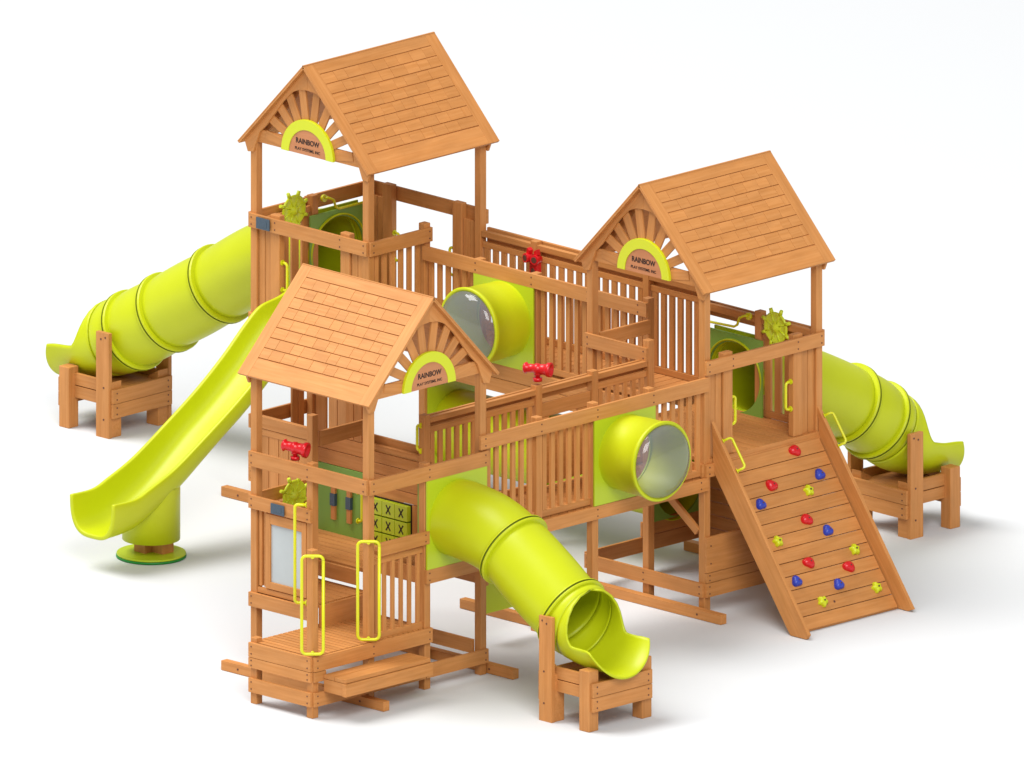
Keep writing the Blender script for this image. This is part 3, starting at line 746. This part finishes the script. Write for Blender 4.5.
# bridge from the tallest tower to the climbing-wall tower (runs in i, j 8..9)
G_ = thing('play_bridge', P(-3, 8.5), 'higher wooden bridge at the back joining the tallest tower to the climbing wall tower', 'bridge', 'railed bridges between the towers')
deck(G_, -4.94, -1.06, 8, 9, 173, 'j')
b = MB(); plank_i(b, -4.9, -1, 8, 257, 271, -1, bolt=(-4, -3, -2, -1.1)); b.build('top_rail', WM, G_, .005)
for z0, z1 in ((144, 157.5), (158, 172)):
    mk(G_, 'deck_beam', 'i', -4.94, -1.06, 8, z0, z1, -1, ext=0); mk(G_, 'deck_beam', 'i', -4.94, -1.06, 9, z0, z1, 1, ext=0)
b = MB(); plank_i(b, -4.94, -1.06, 9, 258, 273, 1, ext=0); plank_i(b, -4.94, -1.06, 9, 265, 271, 0, th=.055, ext=0, off=-.012); b.build('top_rail', WM, G_, .004)
for i in (-4, -3, -2): post(G_, i, 8, 0 if i == -3 else 156, 271)
for i in (-4, -2): post(G_, i, 9, 0, 274)
for a in (-5, -3, -2): railing(G_, 'i', a, a+1, 8, 173, 268, -1, top=False)
for a, c in ((-5, -4), (-4, -2), (-2, -1)): railing(G_, 'i', a, c, 9, 173, 267, 1, top=False, bw=.036)
holed_panel(G_, P(-3.5, 8, 216), (0, -1, 0), .45, 172, 261, .38)
dome_window(G_, P(-3.5, 8, 219), (0, -1, 0), L_=.60)
# red talk-tube face on the far railing
b = MB(); c = P(-3.88, 8.86, 258)
for s in (-1, 1):
    b.cyl(c+Vector((s*.045, .02, .02)), c+Vector((s*.068, -.09, .03)), .040, 18, 0, .052)
    b.cyl(c+Vector((s*.068, -.091, .03)), c+Vector((s*.069, -.096, .03)), .034, 18, 1)
    b.box(c+Vector((s*.055, -.03, .095)), (.018, 0, .012*s), (0, .03, 0), (-.008*s, 0, .03))
b.box(c+Vector((0, 0, -.06)), (.055, 0, 0), (0, .035, 0), (0, 0, .10)); b.cyl(c+Vector((0, -.036, -.11)), c+Vector((0, -.045, -.11)), .03, 14, 1)
b.build('toy_binoculars', [RED, BOLT], G_, .008, label='red toy binoculars with two dark lenses')

# ------------------------------------------------------------------ crawl tunnel near the ground
U = thing('crawl_tunnel', P(-3, 8.5), 'lime crawl tunnel near the ground under the back bridge', 'tunnel')
N_ = 48
def tun(a, c_, rr, zc):
    b = MB(); vs = []
    n = max(2, int((c_-a)*8))
    for k in range(n+1):
        i = a+(c_-a)*k/n
        for q in range(N_):
            an = 2*math.pi*q/N_; vs.append(P(i, 8.5, zc)+Vector((0, rr*math.cos(an), rr*math.sin(an))))
    fs = [[k*N_+q, k*N_+(q+1) % N_, (k+1)*N_+(q+1) % N_, (k+1)*N_+q] for k in range(n) for q in range(N_)]
    b.raw(vs, fs, 0, True); return b
for a, c_ in ((-5, -3.02), (-2.98, -1)): tun(a, c_, .405, 82).build('tube_section', GREEN, U, 0, .012)
tun(-3.05, -2.95, .43, 82).build('coupling', GREEN, U, 0, .02)
holed_panel(U, P(-5, 8.5, 82), (1, 0, 0), .43, 36, 128, .38, .05)
hp = holed_panel(U, P(-1, 8.5, 82), (-1, 0, 0), .39, 50.5, 128, .345, -.045); hp.data.materials[0] = SHADE; hp['label'] = 'shade-painted lime panel around the tunnel mouth'  # shade at this tunnel end painted into the panel colour

# ------------------------------------------------------------------ open slide
W = thing('open_slide', P(-6, 4.8), 'open lime slide running down to the left from the tallest tower onto a round pedestal', 'slide')
rim = smooth([(7.02, 222), (6.77, 216), (6.43, 211), (6.15, 196), (5.77, 171), (5.27, 143), (4.59, 111), (4.15, 92), (3.73, 79), (3.45, 72), (3.06, 72)], 6)
b = MB(); vs = []; n = 30; hw = .315
for k, (jj, zz) in enumerate(rim):
    f = k/(len(rim)-1)
    dep = .24+.02*math.sin(f*3) + .17*max(0, (f-.55)/.45)
    a = rim[max(k-1, 0)]; c_ = rim[min(k+1, len(rim)-1)]; t = Vector(((c_[0]-a[0])*H, (c_[1]-a[1])*K)).normalized()
    up = Vector((0, t.y, -t.x)) if t.x < 0 else Vector((0, -t.y, t.x))
    if k > len(rim)-3: up = Vector((0, 0, 1))
    cen = P(-6, jj, zz)
    for q in range(n+1):
        an = math.pi*q/n; x = math.cos(an); y = math.sin(an)
        xx = hw*math.copysign(abs(x)**.62, x); yy = -dep*abs(y)**.75
        vs.append(cen+Vector((xx, 0, 0))+up*yy)
m_ = n+1
fs = [[k*m_+q, k*m_+q+1, (k+1)*m_+q+1, (k+1)*m_+q] for k in range(len(rim)-1) for q in range(n)]
b.raw(vs, fs, 0, True); b.build('slide_bed', GREEN, W, .014, .05, solidoff=0)
# pedestal cover, rising into the bed
b = MB(); n = 40; cx = P(-6, 4.12)
vs = []
def bedz(jj):
    k = min(range(len(rim)), key=lambda q: abs(rim[q][0]-jj)); return rim[k][1]*K
for ring_ in range(2):
    for q in range(n):
        an = 2*math.pi*q/n; x = .31*math.cos(an); y = .31*math.sin(an)
        z = 18*K if ring_ == 0 else bedz(4.12+y/H)-.17-.17*math.sqrt(max(0, 1-(x/.33)**2))
        vs.append(cx+Vector((x, y, z)))
b.raw(vs, [[q, (q+1) % n, n+(q+1) % n, n+q] for q in range(n)]+[list(range(n))[::-1]], 0, True); b.build('pedestal_cover', GREEN, W)
for dx, dy in ((-.06, -.02), (.10, .09)):
    b = MB(); b.aabb(cx.x+dx-.09, cx.x+dx+.075, cx.y+dy-.09, cx.y+dy+.075, 4*K, 20*K); b.build('pedestal_post', WM, W, .005)
b = MB(); b.cyl(cx+Vector((0, 0, .028)), cx+Vector((0, 0, .05)), .37, 56); b.build('base_disc', PANEL, W, .006)
b = MB(); b.cyl(cx+Vector((0, 0, .004)), cx+Vector((0, 0, .027)), .375, 56); b.build('base_pad', RUBBER, W)

# ------------------------------------------------------------------ climbing wall
V = thing('climbing_wall', P(2, 8), 'sloping wooden climbing wall with red, blue and yellow holds, at the front right', 'climbing wall')
def io(z): return 2.73-(z-5)/105.6
dirS = (P(io(5), 0, 5)-P(io(192), 0, 192)).normalized(); nS = Vector((-dirS.z, 0, dirS.x)).normalized()
if nS.z < 0: nS = -nS
bd = MB(); nb = 13; off = .24
for q in range(nb):
    z0 = 3+q*(149/nb); z1 = z0+149/nb-.55
    p0 = P(io(z0)-off, 8.045, z0); p1 = P(io(z1)-off, 8.045, z1)
    bd = MB(); bd.box((p0+p1)/2-nS*.016, (p1-p0)/2, Vector((0, .90*H, 0)), nS*.016)
    bd.build('wall_board', WM, V, .003)
for j in (7.10, 8.99):
    b = MB(); sgn = -1 if j < 8 else 1
    if j < 8: pts = [P(1.05, 0, 194), P(1.78, 0, 114), P(2.78, 0, 5), P(2.74, 0, .5), P(2.46, 0, .5), P(2.38, 0, 8), P(1.42, 0, 109), P(1.07, 0, 146), P(1.07, 0, 170)]
    else: pts = [P(io(190), 0, 190), P(io(3), 0, 3), P(io(3)-.08, 0, .5), P(io(2)-.28, 0, .5), P(io(2)-.36, 0, 10), P(1.07, 0, 128), P(1.07, 0, 170)]
    pts = [p+Vector((0, j*H-.022, 0)) for p in pts]
    o_ = R.uniform(0, 9)
    b.prism(pts, (0, .044, 0), hgrain=lambda v: [v.dot(dirS)+o_, v.dot(nS), v.y]); b.build('stringer', WM, V, .005)
b = MB(); b.cyl(P(io(20)-off, 7.97, 20), P(io(20)-off, 7.97, 20)+nS*.006, .014, 8, 1)
b.aabb((io(4)-off)*H-.05, (io(4)-off)*H-.01, 7.13*H, 8.96*H, .006, 5*K); b.build('toe_board', WM, V, .003)
def hold_pt(x, y):
    a = (x-256.5)/56
    # y = 703+14.5(2i-a)-z, z = 5+105.6(2.73-off-i)
    c0 = 703-14.5*a-5-105.6*(2.73-off)
    i = (y-c0)/(29+105.6); return P(i, a-i, 5+105.6*(2.73-off-i))
def make_hold(kind, p):
    b = MB(); n = 20; seed = R.random()*6
    lat = Vector((0, 1, 0)); upv = -dirS
    layers = [(0, 1.0), (.022, 1.0), (.044, .8), (.057, .45)]; vs = []
    for h, k in layers:
        for q in range(n):
            a = 2*math.pi*q/n
            if kind == 'yellow': rr = .056*(1+.22*math.cos(5*a+seed))
            elif kind == 'red': rr = .066*(1+.12*math.cos(2*a+1)+.10*math.cos(3*a+seed))
            else: rr = .060*(1+.16*math.cos(3*a+.5*math.pi))
            vs.append(p+nS*h+(lat*math.cos(a)+upv*math.sin(a))*rr*k)
    vs.append(p+nS*(.048 if kind == 'yellow' else .062))
    fs = [[k*n+q, k*n+(q+1) % n, (k+1)*n+(q+1) % n, (k+1)*n+q] for k in range(3) for q in range(n)]+[[3*n+q, 3*n+(q+1) % n, 4*n] for q in range(n)]
    b.raw(vs, fs, 0, True)
    b.cyl(p+nS*.045, p+nS*.064, .009, 8, 1)
    b.build('climbing_hold', [{'red': RED, 'blue': BLUE, 'yellow': YEL}[kind], BOLT], V, label={'red': 'red lumpy climbing hold', 'blue': 'blue pointed climbing hold', 'yellow': 'yellow green flower shaped climbing hold'}[kind])
for kd, pts in (('red', ((794, 451), (771, 486), (806, 520), (808, 563), (848, 567))), ('blue', ((819, 475), (760, 505), (827, 531), (796, 582), (838, 585))),
                ('yellow', ((808, 491), (777, 542), (854, 550), (876, 588), (822, 602)))):
    for x, y in pts: make_hold(kd, hold_pt(x, y))
for j in (7.10, 8.99):
    p = P(1.335, 7.12, 163) if j < 8 else P(io(160), 9.0, 160)
    c_handle(V, p, Vector((0, 1, 0))*.8+nS*.75, .36, .10, .014, axis=dirS, name='grab_handle')

# ------------------------------------------------------------------ light
w = bpy.data.worlds.new('World'); sc.world = w; w.use_nodes = True
w.node_tree.nodes['Background'].inputs['Color'].default_value = (1, 1, 1, 1)
w.node_tree.nodes['Background'].inputs['Strength'].default_value = .42
def area(name, loc, tgt, size, power, colr=(1, 1, 1)):
    l = bpy.data.lights.new(name, 'AREA'); l.shape = 'SQUARE'; l.size = size; l.energy = power; l.color = colr
    o = bpy.data.objects.new(name, l); col.objects.link(o); o.location = loc
    d = Vector(tgt)-Vector(loc); o.rotation_euler = d.to_track_quat('-Z', 'Y').to_euler(); return o
ctr = P(-2, 6, 100)
area('key_light', ctr+Vector((-40, -27, 92)), ctr, 60, 128000, (1, .985, .96))
area('front_fill', ctr+Vector((62, -44, 58)), ctr, 44, 58000, (1, .99, .97))

# ------------------------------------------------------------------ camera
cam = bpy.data.cameras.new('camera'); cam.type = 'ORTHO'; cam.ortho_scale = 1024/94; cam.clip_end = 500; cam.clip_start = .1
co = bpy.data.objects.new('camera', cam); col.objects.link(co); sc.camera = co
el = math.asin(14.5/56); s = math.cos(el)/math.sqrt(2)
back = Vector((s, -s, math.sin(el)))
a_ = (512-256.5)/56; d_ = (384-703)/14.5
tgt = P((a_+d_)/2, (a_-d_)/2, 0)
co.location = tgt+back*45; co.rotation_euler = (-back).to_track_quat('-Z', 'Y').to_euler()
sc.view_settings.view_transform = 'Standard'; sc.view_settings.look = 'None'
sc.view_settings.exposure = 0; sc.view_settings.gamma = 1; sc.view_settings.use_curve_mapping = False
